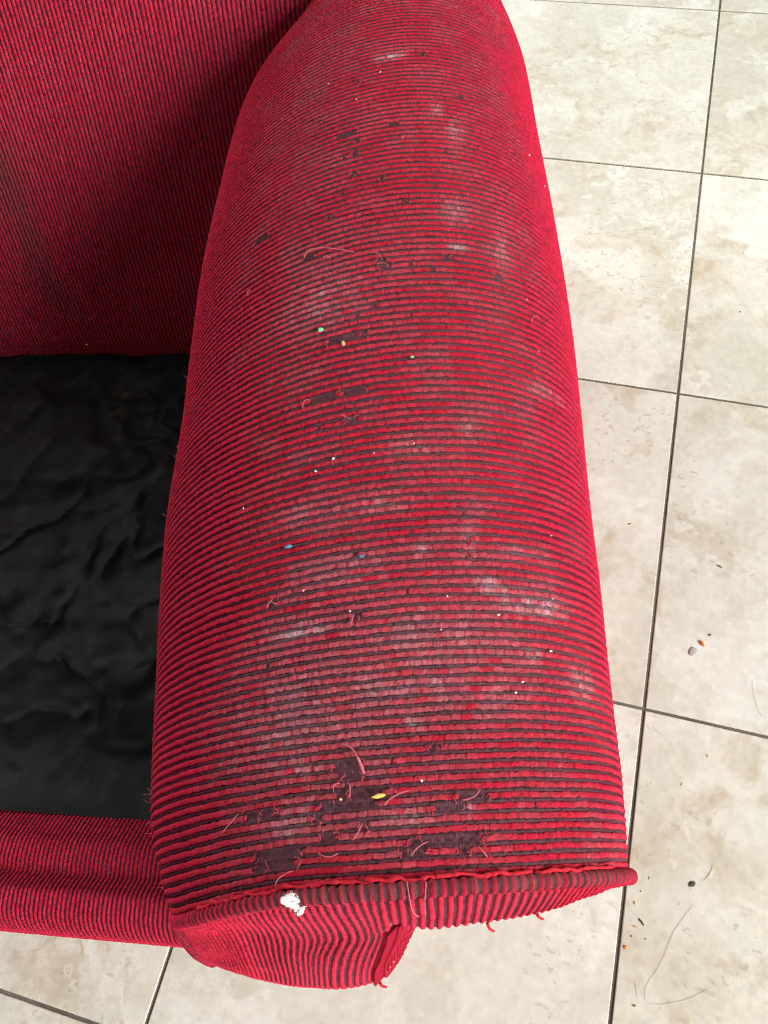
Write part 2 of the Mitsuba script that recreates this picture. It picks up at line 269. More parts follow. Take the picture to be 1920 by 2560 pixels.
def arm_section(y, n=90):
    th = np.linspace(0, np.pi / 2, n); c, s = np.cos(th), np.sin(th)
    xl, xr, z = float(XL(y)), float(XR(y)), float(ZC(y))
    lx = XC - (XC - xl) * c ** (2 / EL); lz = z - HL * (1 - s ** (2 / EL))
    rx = XC + (xr - XC) * c ** (2 / ER); rz = z - HR * (1 - s ** (2 / ER))
    ex = np.array([xl + .03, xl + .015, xl + .006, xl + .001]); ez = np.array([0.13, z - HL - .2, z - HL - .1, z - HL - .03]); ez[0] = min(ez[0], ez[1] - .02)
    tx = np.array([xr - .004, xr - .014, xr - .032, xr - .055, xr - .075, xr - .085]); tz = z - HR + np.array([-.024, -.045, -.062, -.072, -.085, -.12])
    X = np.concatenate([ex, lx, rx[::-1][1:], tx]); Z = np.concatenate([ez, lz, rz[::-1][1:], tz])
    P = np.stack([X, y + SKEW * (X - XC), Z], 1)
    s_ = np.r_[0, np.cumsum(np.linalg.norm(np.diff(P, axis=0), axis=1))]
    return P, s_ - s_[4 + n - 1]

def arm_line(y, us):
    P, u = arm_section(y)
    L = np.stack([np.interp(us, u, P[:, k]) for k in range(3)], 1)
    # towards the front seam the cords are pulled forward on the inner shoulder
    L[:, 1] -= 0.0085 * float(sstep(0.085, 0.0, y)) * sstep(-0.05, -0.19, np.asarray(us))
    return L

US = np.arange(UL, UR, 0.00085)
ysd = np.linspace(-0.02, 1.03, 2101)
sarc = np.r_[0, np.cumsum(np.hypot(np.diff(ysd), np.diff(ZC(ysd))))]
def y_of(s): return float(np.interp(s, sarc, ysd))
S0 = float(np.interp(0.0085, ysd, sarc))
def arm_normals(y):
    d = 0.004
    a, b = arm_line(y - d, US), arm_line(y + d, US)
    P = arm_line(y, US)
    n = np.cross(np.gradient(P, axis=0), b - a)
    n /= np.linalg.norm(n, axis=1, keepdims=True) + 1e-12
    return P, n

def arm_wear(y, u):
    q = np.stack([u * 40, np.full_like(u, y * 40), u * 0], 1)
    nz = meshkit.fbm(q, 3, 4) - 0.5
    lo = 0.115 + 0.02 * nz * 4 + 0.015 * sstep(0.3, 0.0, y) ; hi = 0.105 + 0.02 * nz * 4 + 0.05 * sstep(0.25, 0.0, y)
    w = np.where(u < 0, sstep(lo + 0.035, lo - 0.045, -u), sstep(hi + 0.04, hi - 0.045, u))
    return np.clip(w * (0.82 + 0.5 * nz) * (0.65 + 0.35 * sstep(0.75, 0.25, y)), 0, 1)
def arm_dust(y, u):
    d = np.zeros_like(u)
    q = np.stack([u * 260, np.full_like(u, y * 420), u * 0], 1)
    nz = meshkit.fbm(q, 3, 8)
    for (sy, su, ry, ru, st) in STAINS:
        e = ((y - sy) / max(ry, .0026)) ** 2 + ((u - su) / ru) ** 2
        if ((y - sy) / max(ry, .0026)) ** 2 < 6: d = np.maximum(d, st * np.exp(-e * 0.8) * sstep(0.18, 0.62, nz))
    return np.clip(d, 0, 1)
def arm_fade(y, u):
    return 0.42 * np.exp(-((u + 0.045) / 0.07) ** 2 - ((y - 0.085) / 0.12) ** 2) + 0.25 * np.exp(-((u - 0.03) / 0.08) ** 2 - ((y - 0.11) / 0.06) ** 2)

hole_rows = {}
for (hy, ua, ub) in HOLES:
    k = int(round((float(np.interp(hy, ysd, sarc)) - S0) / PITCH))
    cut = 0.12 * abs(ub - ua)
    lo, hi = min(ua, ub) + cut * rng.uniform(-.3, 1.3), max(ua, ub) - cut * rng.uniform(-.3, 1.3)
    # a worn stretch is a string of small bare spots with rags of pile left between them
    while lo < hi - 0.0008:
        e = min(hi, lo + rng.uniform(0.008, 0.022))
        hole_rows.setdefault(k, []).append((lo, e))
        lo = e + (rng.uniform(0.0015, 0.0045) if rng.random() < 0.12 else 0.0)
for k in range(0, 100):                       # stray bare spots of one bit of cord
    if rng.random() < 0.22:
        c = rng.normal(-0.005, 0.04); hole_rows.setdefault(k, []).append((c, c + rng.uniform(0.001, 0.0035)))

NRIB, FAR = 136, 52
arm_ground_v, arm_ground_c, rows = [], [], 0
far_parts = []
SUBROWS = 4
GU = np.arange(UL, UR, 0.0007)
def arm_frame(y, L):
    d = arm_line(y + 0.004, GU) - arm_line(y - 0.004, GU)
    n = np.cross(np.gradient(L, axis=0), d)
    return d, n / (np.linalg.norm(n, axis=1, keepdims=True) + 1e-12)
for k in range(NRIB + FAR):
    y = y_of(S0 + k * PITCH)
    coarse = k >= NRIB
    P, N = arm_normals(y)
    wob = 0.00035 * (meshkit.noise(np.stack([US * 45, US * 0 + k * 0.55, US * 0], 1), 2) - 0.5) * 2
    P = P + wob[:, None] * np.array([0, 1, 0])
    wear = arm_wear(y, US); dust = arm_dust(y, US)
    w = PITCH * (0.68 - 0.11 * wear); h = PITCH * (0.24 - 0.03 * wear)
    r = rib('rib', P, N, US, wear, dust, k * SEG * 0.37 + rng.normal(0, SEG * 0.05), w, h, hole_rows.get(k, ()), seed=k + 1, fade_bias=arm_fade(y, US))
    if coarse: far_parts.append(r)
    else: put_rib('sofa__armrest__rib', r)
if far_parts:
    o = 0; V, F, C = [], [], []
    for v, f, c in far_parts: V.append(v); F.append(f + o); C.append(c); o += len(v)
    q = put('sofa__armrest__far_ribs', np.vstack(V), np.vstack(F), 'chenille', color=np.vstack(C)); tag(q, kind='stuff')
svals = np.arange(-2 * PITCH, (NRIB + FAR) * PITCH, PITCH / SUBROWS)
GV, GC = [], []
for j, s in enumerate(svals):
    y = y_of(S0 + s)
    L = arm_line(y, GU)
    fine = np.random.default_rng(j).normal(0, 1, len(GU))
    # between two cords runs a lower, darker twist of bare yarn with a slit on either side of it
    lift = (-0.0006, -0.0007, 0.0004, -0.0007)[j % 4] + 0.0001 * fine + (0.0004 * np.sin(2 * np.pi * GU / 0.00125 + 0.8 * j) if j % 4 in (0, 2) else 0)
    a_, n_ = arm_frame(y, L)
    L = L + n_ * np.asarray(lift).reshape(-1, 1) if np.ndim(lift) else L + n_ * lift
    GV.append(L)
    GC.append(weave_color(GU, np.full_like(GU, j), arm_wear(y, GU), arm_dust(y, GU), seed=j))
put('sofa__armrest', np.vstack(GV), grid_faces(len(svals), len(GU)), 'weave', color=np.clip(np.vstack(GC), 0.003, 0.9))
# the arm below the roll, down to the floor
yy = np.linspace(0.03, 1.0, 20)
base = []
for y in yy:
    P, u = arm_section(y); a = P[-1]
    base.append(np.stack([a + np.array([0.0, 0, 0.03]), a, [a[0] - .004, a[1], 0.2], [a[0] - .006, a[1], 0.015]]))
bv = np.array(base).reshape(-1, 3)
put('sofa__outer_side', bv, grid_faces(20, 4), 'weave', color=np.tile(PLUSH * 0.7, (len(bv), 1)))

# ---- front panel of the arm
ST = {
'A': [[-0.189, -0.0154, 0.43], [-0.1948, -0.0279, 0.39], [-0.1979, -0.0398, 0.35], [-0.1969, -0.0474, 0.31]],
'B': [[-0.1557, -0.0109, 0.49], [-0.1545, -0.0237, 0.455], [-0.1549, -0.037, 0.42], [-0.1601, -0.0506, 0.365]],
'C': [[-0.1319, -0.0089, 0.515], [-0.1301, -0.0202, 0.485], [-0.1312, -0.0332, 0.455], [-0.1327, -0.0431, 0.43], [-0.1402, -0.0545, 0.37]],
'D': [[-0.0961, -0.0054, 0.545], [-0.0947, -0.0228, 0.495], [-0.098, -0.0333, 0.475], [-0.1009, -0.0436, 0.45], [-0.1107, -0.0582, 0.37]],
'E': [[-0.0722, -0.0033, 0.56], [-0.0716, -0.0217, 0.495], [-0.079, -0.0333, 0.475], [-0.0852, -0.0462, 0.44], [-0.0918, -0.059, 0.37]],
'F': [[-0.0564, -0.002, 0.565], [-0.0549, -0.0203, 0.5], [-0.0636, -0.0337, 0.465], [-0.0701, -0.0471, 0.43], [-0.0745, -0.0579, 0.37]],
'G': [[-0.0413, -0.0001, 0.57], [-0.0432, -0.0193, 0.5], [-0.0504, -0.0328, 0.46], [-0.0581, -0.0444, 0.42], [-0.0616, -0.0551, 0.37]],
'H': [[-0.016, 0.001, 0.573], [-0.0167, -0.0094, 0.53], [-0.0189, -0.0176, 0.475]],
'I': [[0.0155, 0.0035, 0.57], [0.0153, -0.0036, 0.53], [0.0136, -0.015, 0.455]],
'J': [[0.053, 0.0061, 0.553], [0.0557, 0.001, 0.51], [0.0519, -0.0093, 0.455]],
'K': [[0.0747, 0.0084, 0.53], [0.0754, 0.0048, 0.5], [0.0731, -0.0035, 0.45]],
'L': [[0.0932, 0.0085, 0.5], [0.093, 0.0065, 0.48], [0.0914, 0.002, 0.45]],
'M': [[0.1054, 0.0084, 0.47], [0.1057, 0.0067, 0.46], [0.1049, 0.0055, 0.45]]}
NU_, NL_ = 60, 150
upper, lower, ucoord = [], [], []
for kk in 'ABCDEFGHIJKLM':
    P = np.array(ST[kk])
    P = np.vstack([P[0] + (P[0] - P[1]) * 0.12 + np.array([0, .003, 0]), P])       # starts behind the piping
    if kk in 'ABCDEFG':
        i = 2
        full = np.vstack([P, [P[-1][0], P[-1][1] + .001, P[-1][2] - 0.10], [P[-1][0], P[-1][1] + .004, 0.14], [P[-1][0], P[-1][1] + .006, 0.015]])
        s = np.r_[0, np.cumsum(np.linalg.norm(np.diff(full, axis=0), axis=1))]
        fn = PI(s, full)
        upper.append(fn(np.linspace(0, s[i], NU_))); lower.append(fn(s[i] + (s[-1] - s[i]) * np.linspace(0, 1, NL_) ** 1.35))
    else:
        e = P[-1]
        full = np.vstack([P, e + np.array([0, .004, -.007]), e + np.array([0, .016, -.012]), e + np.array([0, .05, -.012])])
        s = np.r_[0, np.cumsum(np.linalg.norm(np.diff(full, axis=0), axis=1))]
        upper.append(PI(s, full)(np.linspace(0, 1, NU_) ** 1.1 * s[-1]))
upper = np.array(upper); lower = np.array(lower)
top = np.array([ST[k][0] for k in 'ABCDEFGHIJKLM'])
uc = np.r_[0, np.cumsum(np.abs(np.diff(top[:, 0])) + 0.25 * np.abs(np.diff(top[:, 2])))]
fu, fl = PI(uc, upper, axis=0), PI(uc[:7], lower, axis=0)
uu = np.linspace(0, uc[-1], 130); ul = np.linspace(0, uc[6], 80)
gu, gl = fu(uu), fl(ul)
v = np.vstack([gu.reshape(-1, 3), gl.reshape(-1, 3)])
f = np.vstack([grid_faces(len(uu), NU_), grid_faces(len(ul), NL_, gu.shape[0] * NU_)])
cc = GROUND_FRESH * 0.6 + GROUND * 0.4
put('sofa__front_panel', v, f, 'weave', color=np.clip(cc * (0.6 + 0.8 * rng.random((len(v), 1))), .003, .9))
nrib = int(uc[-1] / PITCH)
PANEL_RED = np.array([0.50, 0.017, 0.046])
def surf_normal(fn, u):
    a, b = fn(max(u - .002, 0)), fn(u + .002)
    return np.cross(b - a, np.gradient(fn(u), axis=0))
for k in range(nrib):
    u = (k + 0.6) * PITCH
    P = fu(u); N = surf_normal(fu, u)
    if u < uc[6] - .002:
        P2 = fl(u); P = np.vstack([P, P2[1:]]); N = np.vstack([N, surf_normal(fl, u)[1:]])
    N[N[:, 1] > 0.02 * np.abs(N).max()] *= 1
    N = N / (np.linalg.norm(N, axis=1, keepdims=True) + 1e-12)
    if N[len(N) // 3, 1] > 0: N = -N
    s = np.r_[0, np.cumsum(np.linalg.norm(np.diff(P, axis=0), axis=1))]
    t = np.arange(0, min(s[-1], 0.62), 0.0010)
    P = np.stack([np.interp(t, s, P[:, i]) for i in range(3)], 1); N = np.stack([np.interp(t, s, N[:, i]) for i in range(3)], 1)
    z = np.zeros_like(t)
    ua, ub = max(u - PITCH / 2, 0), u + PITCH / 2
    W = np.linalg.norm(fu(min(ub, uc[-1])) - fu(ua), axis=1) * (PITCH / max(min(ub, uc[-1]) - ua, 1e-4))
    if len(s) > NU_: W = np.r_[W, np.linalg.norm(fl(min(ub, uc[6])) - fl(ua), axis=1)[1:] * (PITCH / max(min(ub, uc[6]) - ua, 1e-4))]
    W = np.minimum(np.interp(t, s, W), PITCH * 1.1)
    put_rib('sofa__front_panel__rib', rib('rib', P, N, t, z + 0.12, z, rng.random() * SEG, W * 0.60, W * 0.26, seed=900 + k, plush=PANEL_RED, pinch=0.10, lumpy=0.16, fuzz=0.04))

# right flank of the post under the roll, with its overlocked cloth edge
G = lower[6]
side = [G, G + np.array([.008, .006, 0]), G + np.array([.016, .022, 0]), G + np.array([.026, .06, 0]), G + np.array([.030, .14, 0])]
sg = np.array(side)
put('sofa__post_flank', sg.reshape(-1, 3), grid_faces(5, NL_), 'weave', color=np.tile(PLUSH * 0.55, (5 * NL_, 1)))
for k in range(9):
    a = k / 8
    P = G * (1 - a) + (G + np.array([.018, .03, 0])) * a + np.array([.0045, -.001 - .004 * math.sin(a * 3.14), 0])
    s = np.r_[0, np.cumsum(np.linalg.norm(np.diff(P, axis=0), axis=1))]
    t = np.arange(0, 0.25, 0.001); P = np.stack([np.interp(t, s, P[:, i]) for i in range(3)], 1)
    N = np.tile(np.array([0.8, -0.6, 0.1]), (len(t), 1))
    if k >= 2: put_rib('sofa__post_flank__rib', rib('rib', P, N, t, t * 0, t * 0, 0.0, PITCH * 0.45, PITCH * 0.3, seed=1200 + k, plush=PLUSH * 0.8, pinch=0.3))
E = G + np.array([.003, -.001, 0])
s = np.r_[0, np.cumsum(np.linalg.norm(np.diff(E, axis=0), axis=1))]
loops_v, loops_f, loops_c, o = [], [], [], 0
for k, d in enumerate(np.arange(0.0, 0.128, 0.0023)):
    c = np.array([np.interp(d, s, E[:, i]) for i in range(3)])
    a = np.linspace(-1, 1, 9)
    wv = 0.0034 + 0.0006 * rng.random()
    L = c + np.stack([a * wv + .0022, a * 0.0035 + .002, -0.0022 * (1 - a ** 2)], 1)
    lv, lf = tube(L, 0.00075, 5); loops_v.append(lv); loops_f.append(lf + o); o += len(lv); loops_c.append(np.tile(PANEL_RED * (0.75 if k % 2 else 0.38), (len(lv), 1)))
q = put('sofa__overlocked_edge', np.vstack(loops_v), np.vstack(loops_f), 'chenille', color=np.vstack(loops_c)); tag(q, kind='stuff')

# ---- piping along the arm's front edge
us = np.linspace(-0.20, 0.153, 60)
pp = arm_line(0.0025, us)
corner = np.array([[-0.1985, -0.0480, 0.305], [-0.1998, -0.0385, 0.35], [-0.1990, -0.0250, 0.392]])
keep = pp[:, 2] > 0.44
keep &= np.arange(60) > np.argmax(keep) - 1
path = np.vstack([corner, [[-0.1905, -0.0150, 0.430]], pp[keep & (us < 0)], pp[us >= 0], [[0.1062, 0.0105, 0.472], [0.1050, 0.0125, 0.455]]])
path = path[np.r_[True, np.linalg.norm(np.diff(path, axis=0), axis=1) > 0.0015]]
path, tt = resample(smooth_path(path, 400), step=0.0006)
n = len(path)
r = np.random.default_rng(3)
k_ = 28
ridge = (tt / (PITCH * 0.98)) % 1.0
isred = ridge < 0.46
cell = np.floor(tt / (PITCH * 0.98)).astype(int); cr = r.random(cell.max() + 2)
rad = 0.0044 + 0.0005 * np.sin(2 * np.pi * ridge) + 0.00012 * r.normal(size=n)
rad = rad * (0.55 + 0.45 * sstep(0.0, 0.018, tt[-1] - tt))
sides = 14
V, F = tube(path, rad, sides)
fresh = sstep(0.34, 0.25, tt)
col = np.zeros((n, sides, 3))
ang = np.linspace(0, 2 * np.pi, sides, endpoint=False)
wornred = np.array([0.36, 0.035, 0.05]); wornground = np.array([0.105, 0.045, 0.048])
for j in range(sides):
    crown = 0.5 + 0.5 * math.cos(ang[j] + 0.5)
    bare = np.clip(crown * 1.2 * (0.35 + 0.9 * cr[cell]) - 0.15, 0, 1) * (1 - fresh)
    a = np.where(isred[:, None], PANEL_RED * 0.85, np.array([0.10, 0.016, 0.026]))
    b = np.where(isred[:, None], wornred * (0.35 + 0.65 * cr[cell])[:, None], wornground)
    col[:, j] = a * (1 - bare)[:, None] + b * bare[:, None]
col *= (0.8 + 0.4 * r.random((n, sides, 1)))
C = np.vstack([col.reshape(-1, 3), col[0, :1], col[-1, :1]])
put('sofa__piping', V, F, 'weave', color=np.clip(C, .004, .9)); PIPE, PIPET = path, tt
tag('sofa__piping', label='rubbed piping cord along the front edge of the armrest, torn open in one place')

# frayed cords left along the seam behind the piping
for k in range(9):
    a = -0.145 + 0.031 * k + rng.uniform(-.006, .006); b = a + rng.uniform(.028, .045)
    u = np.linspace(a, b, 40)
    Lp = arm_line(0.0072, u) + np.array([0, 0, 0.0014])
    Lp[:, 1] += 0.0012 * (meshkit.noise(np.stack([u * 190, u * 0 + k, u * 0], 1), 6) - 0.5) * 2
    Lp[:, 2] += 0.0016 * meshkit.noise(np.stack([u * 150, u * 0 + k, u * 0 + 4], 1), 7)
    v, f = tube(Lp, 0.0011 * (0.6 + 0.8 * meshkit.noise(np.stack([u * 500, u * 0 + k, u * 0], 1), 9)), 6)
    put('sofa__frayed_cord', v, f, 'thread_red')

# white wadding showing through the torn piping
def fluff(name, center, size, seed, fibres, spread):
    v, f = blob(center, size, seed, 0.5, 4, 1.9)
    v = v + (meshkit.noise(v * 1100, seed)[:, None] - .5) * np.array([.0009, .0009, .0009])
    V, F, o = [v], [f], len(v); r = np.random.default_rng(seed)
    for _ in range(fibres):
        d = r.normal(size=3); d[2] = abs(d[2]); d /= np.linalg.norm(d)
        st = np.array(center) + d * np.array(size) * 0.8
        L = st + np.cumsum(np.vstack([np.zeros(3), (d + r.normal(0, .8, (7, 3))) * spread / 8]), 0)
        tv_, tf_ = tube(L, 0.00010, 3); V.append(tv_); F.append(tf_ + o); o += len(tv_)
    return put(name, np.vstack(V), np.vstack(F), 'wadding')
tag(fluff('sofa__wadding', [-0.0855, -0.0026, 0.5690], [0.0048, 0.0032, 0.0036], 4, 60, .0020), label='white wadding bursting through the hole in the piping')
tag(fluff('sofa__wadding', [-0.0815, -0.0060, 0.5645], [0.0020, 0.0030, 0.0042], 8, 30, .0018), label='tuft of white wadding hanging below the hole in the piping')
tag(fluff('sofa__wadding', [0.1065, 0.0118, 0.4800], [0.0014, 0.0022, 0.0024], 11, 8, .003), label='bit of white wadding at the worn outer corner of the armrest')

# ---- seat well: black lining, back and front rail, set 4 degrees askew to the arm
TH = math.radians(-4.0); EX = np.array([math.cos(TH), math.sin(TH), 0]); EY = np.array([-math.sin(TH), math.cos(TH), 0])
A0 = np.array([-0.4944, 0.6897, 0.17]); R0 = np.array([-0.381, -0.040, 0.14])
gx = np.linspace(-0.95, 0.36, 320); gy = np.linspace(-0.605, 0.08, 200)
X, Y = np.meshgrid(gx, gy, indexing='ij')
q = np.stack([X, Y, X * 0], -1)
wx = meshkit.fbm(q * 6, 3, 11) - 0.5
q2 = np.stack([X * 6 + Y * 4 + wx * 3, Y * 11 - X * 5 + wx * 3, X * 0 + 2], -1)
ridge = 1 - np.abs(meshkit.fbm(q2, 3, 12) - 0.5) * 2
soft = meshkit.fbm(np.stack([X * 9 + wx * 2, Y * 13, X * 0], -1), 3, 14)
Z = -0.012 + 0.0075 * ridge ** 7 + 0.034 * (soft - 0.5) + 0.005 * (meshkit.fbm(np.stack([X * 34 + wx * 5, Y * 46, X * 0], -1), 3, 19) - 0.5)
edge = np.minimum(sstep(-0.60, -0.53, Y), sstep(0.08, -0.02, Y))
Z = Z * edge - 0.006 - 0.020 * sstep(-0.40, -0.58, Y)
D = A0 + X[..., None] * EX + Y[..., None] * EY + Z[..., None] * np.array([0, 0, 1])
dustn = meshkit.fbm(np.stack([X * 60, Y * 60, X * 0], -1), 3, 21)
lc = (0.0045 + 0.006 * sstep(0.45, 0.8, dustn))[..., None] * np.array([1, 1, 1.0])
rust = np.exp(-(((X - 0.05) / 0.02) ** 2 + ((Y + 0.06) / 0.03) ** 2))[..., None] * sstep(0.4, 0.7, dustn)[..., None]
lc = lc * (1 - 0.6 * rust) + np.array([0.06, 0.04, 0.02]) * 0.6 * rust
put('sofa__seat_lining', D.reshape(-1, 3), grid_faces(320, 200), 'liner', color=lc.reshape(-1, 3))
tag('sofa__seat_lining', label='creased black lining cloth in the seat well, cushion removed')

RAKE = math.radians(22)
def back_point(x, h):
    bul = 0.012 * np.sin(np.clip(h / 0.62, 0, 1) * np.pi) - 0.02 * sstep(0.06, -0.02, h)
    up = h * math.cos(RAKE); bk = h * math.sin(RAKE)
    # rolls over at the top
    over = np.clip(h - 0.60, 0, None)
    up = np.where(h > 0.60, 0.60 * math.cos(RAKE) + 0.10 * np.sin(np.clip(over / 0.12, 0, 1.6)), up)
    bk = np.where(h > 0.60, 0.60 * math.sin(RAKE) + 0.12 * (1 - np.cos(np.clip(over / 0.12, 0, 1.6))) + 0.03 * np.clip(over / 0.12, 0, 1), bk)
    x = np.asarray(x, float)
    return A0 + x[..., None] * EX + (bk - bul)[..., None] * EY + up[..., None] * np.array([0, 0, 1.0]) + np.array([0, 0, -0.03])
hs = np.arange(-0.02, 0.80, 0.0014)
bx = np.arange(-0.94, 0.42, PITCH)
gxs = np.linspace(-0.95, 0.44, 400); Hg = hs[::3]
Xg, Hh = np.meshgrid(gxs, Hg, indexing='ij')
bvv = back_point(Xg, Hh)
nn = meshkit.fbm(np.stack([Xg * 500, Hh * 700, Xg * 0], -1), 2, 3)
def back_stain(x, h):
    c = -0.031 - 0.018 * (h - 0.2) / 0.2 + 0.005 * np.sin(h * 30)
    s = 0.65 * np.exp(-((x - c) / 0.024) ** 2) * sstep(0.06, 0.13, h) * sstep(0.42, 0.30, h)
    s2 = 0.5 * np.exp(-((x - c + .02) / 0.05) ** 2) * sstep(0.22, 0.30, h) * sstep(0.45, 0.34, h)
    return np.clip(s + s2, 0, 1)
STAIN = np.array([0.09, 0.038, 0.032])
gcol = (GROUND_FRESH * (0.6 + 0.8 * nn)[..., None]).reshape(-1, 3)
put('sofa__backrest', bvv.reshape(-1, 3), grid_faces(400, len(Hg)), 'weave', color=gcol)
hs_fine = hs
far = []
for k, x in enumerate(bx[::-1]):
    hs = hs_fine if x > -0.30 else hs_fine[::4]
    P = back_point(np.full(len(hs), x), hs)
    P = P + (0.0003 * (meshkit.noise(np.stack([hs * 40, hs * 0 + k, hs * 0], 1), 31) - .5) * 2)[:, None] * EX
    a = back_point(np.full(len(hs), x + .002), hs) - back_point(np.full(len(hs), x - .002), hs)
    N = np.cross(a, np.gradient(P, axis=0))
    if N[20] @ EY > 0: N = -N
    st = back_stain(np.full(len(hs), x), hs)
    d = rib('rib', P, N, hs, 0.22 + 0.1 * (meshkit.noise(np.stack([hs * 20, hs * 0 + k * .3, hs * 0], 1), 17)), hs * 0, rng.random() * SEG, PITCH * 0.70, PITCH * 0.24, seed=2000 + k, plush=np.array([0.46, 0.021, 0.050]), pinch=0.10, lumpy=0.06)
    c = d[2].reshape(len(hs), NP, 3); c = c * (1 - 0.7 * st)[:, None, None] + STAIN * (0.7 * st)[:, None, None]
    d = (d[0], d[1], c.reshape(-1, 3))
    xr = x
    if -0.12 < xr < 0.32 and k >= 20 and k < 80: put_rib('sofa__backrest__rib', d)
    else: far.append(d)
# rear cloth of the back
back_rear = []
for x in (-0.95, 0.44):
    t_ = back_point(np.array([x]), np.array([0.799]))[0]
    back_rear.append([t_, t_ + EY * .03 - [0, 0, .10], t_ + EY * .03 - [0, 0, .35], [*(t_ + EY * .02)[:2], .015]])
put('sofa__back_cloth', np.array(back_rear).reshape(-1, 3), grid_faces(2, 4), 'weave', color=np.tile(PLUSH * .6, (8, 1)))
o = 0; V, F, C = [], [], []
for v, f, c in far: V.append(v); F.append(f + o); C.append(c); o += len(v)
q = put('sofa__backrest__outer_ribs', np.vstack(V), np.vstack(F), 'chenille', color=np.vstack(C)); tag(q, kind='stuff')

rail_prof = np.array([[.160, -.040], [.136, -.018], [.118, -.003], [.100, .009], [.082, .020], [.068, .021], [.058, .019], [.050, .029], [.038, .041], [.024, .040], [.010, .028], [.002, .008], [0, -.012], [.004, -.05], [.006, -.12]])
RP, rt = resample(smooth_path(rail_prof, 300), step=0.0012)
def rail_point(x, w=0.0):
    x = np.asarray(x, float)
    sag = 0.004 * np.sin(x * 9 + 1)
    p = R0 + x[..., None] * EX + RP[:, 0][None, :, None] * EY + (RP[:, 1][None, :, None] + sag[..., None, None]) * np.array([0, 0, 1.0]) if x.ndim else R0 + x * EX + RP[:, :1] * EY + (RP[:, 1:] + float(sag)) * np.array([[0, 0, 1.0]])
    return p
rx = np.linspace(-1.06, 0.19, 320)
rg = np.array([rail_point(np.float64(x)) for x in rx])
put('sofa__front_rail', rg.reshape(-1, 3), grid_faces(320, len(RP)), 'weave', color=np.clip((GROUND_FRESH * (0.6 + 0.8 * rng.random((320 * len(RP), 1)))), .003, .9))
far_rail = []
for k, x in enumerate(np.arange(0.186, -1.05, -0.0048)):
    P = rail_point(np.float64(x))
    N = np.cross(np.tile(EX, (len(P), 1)), np.gradient(P, axis=0))
    if N[len(N) // 3, 2] < 0: N = -N
    lean = 0.010 * sstep(0.02, 0.10, rt) * sstep(0.2, 0.08, rt)
    P = P + lean[:, None] * -EX * 0.6
    q = slice(None) if k < 72 else slice(None, None, 3)
    d = rib('rib', P[q], N[q], rt[q], rt[q] * 0 + 0.1, rt[q] * 0, rng.random() * SEG, 0.0048 * 0.62, 0.0048 * 0.34, seed=3000 + k, plush=np.array([0.36, 0.013, 0.036]), pinch=0.12, lumpy=0.08)
    if k < 72: put_rib('sofa__front_rail__rib', d)
    else: far_rail.append(d)
o = 0; V, F, C = [], [], []
for v, f, c in far_rail: V.append(v); F.append(f + o); C.append(c); o += len(v)
q = put('sofa__front_rail__far_ribs', np.vstack(V), np.vstack(F), 'chenille', color=np.vstack(C)); tag(q, kind='stuff')
# closed left end of the seat box and of the back
e0 = R0 + EX * -1.06; e1 = A0 + EX * -0.95
prof = np.array([[*(e0 + EY * .002)[:2], .015], [*(e0 + EY * .004)[:2], .13], [*(e0 + EY * .03)[:2], .17], [*(e0 + EY * .1)[:2], .14], [*(e1 + EY * -.05)[:2], .14], *[p for p in back_point(np.full(7, -0.95), np.linspace(.04, .78, 7))], [*(e1 + EY * .5)[:2], .4], [*(e1 + EY * .48)[:2], .015]])
cen = np.array([*(e1 + EY * .1)[:2], .12])
put('sofa__left_end', np.vstack([prof, cen]), [[i, (i + 1) % len(prof), len(prof)] for i in range(len(prof))], 'weave', smooth=False, color=np.tile(PLUSH * .6, (len(prof) + 1, 1)))

tag('sofa', label='sofa in worn red ribbed chenille with frayed armrest and black seat lining', category='sofa')

# ------------------------------------------------------------------ loose threads on the armrest (parts of its cloth)
def arm_point(y, u, lift=0.0):
    P = arm_line(y, np.array([u - .001, u, u + .001])); Q = arm_line(y + .002, np.array([u]))
    n = np.cross(P[2] - P[0], Q[0] - P[1]); n /= np.linalg.norm(n)
    if n[2] < 0: n = -n
    return P[1] + n * lift
for i, th in enumerate(THREADS):
    pts = [arm_point(y, u, 0.0015 if j in (0,) else 0.0028 + 0.002 * rng.random()) for j, (y, u) in enumerate(th)]
    if len(pts) == 2: pts.insert(1, (pts[0] + pts[1]) / 2 + np.array([rng.normal(0, .0008), rng.normal(0, .0008), .002]))
    L = smooth_path(np.array(pts), 24)
    rad = np.linspace(0.00036, 0.00022, 24) * (1.3 if i in (0, 11) else 1.0)
    if i == 0: rad[14:] = 0.0009
    v, f = tube(L, rad, 5)
    put('sofa__loose_thread', v, f, 'thread_pink' if i not in (17, 19) else 'thread_red')
# short fibres standing off the inner flank and a few ends under the front edge
for i in range(16):
    y = [0.05, 0.055, 0.07, 0.075, 0.03, 0.40, 0.33, 0.28][i % 8] + rng.normal(0, .004); u = -0.23 + rng.normal(0, .012)
    p = arm_point(y, u, 0.001); d = np.array([-1, 0.1, 0.3]) + rng.normal(0, .5, 3)
    L = smooth_path(np.array([p, p + d * .0022, p + d * .003 + rng.normal(0, .001, 3)]), 8)
    v, f = tube(L, 0.00022, 4); put('sofa__loose_thread', v, f, 'thread_pink')
for (x, y, z, l) in ((0.050, -.0105, .455, .003), (0.0185, -.0155, .452, .005), (-.058, -.057, .36, .003)):
    p = np.array([x, y, z]); L = smooth_path(np.array([p, p + [.001, -.6 * l, -.002], p + [.004, -l, -.006]]), 10)
    v, f = tube(L, np.linspace(.0012, .0008, 10), 6); put('sofa__loose_thread', v, f, 'thread_red')

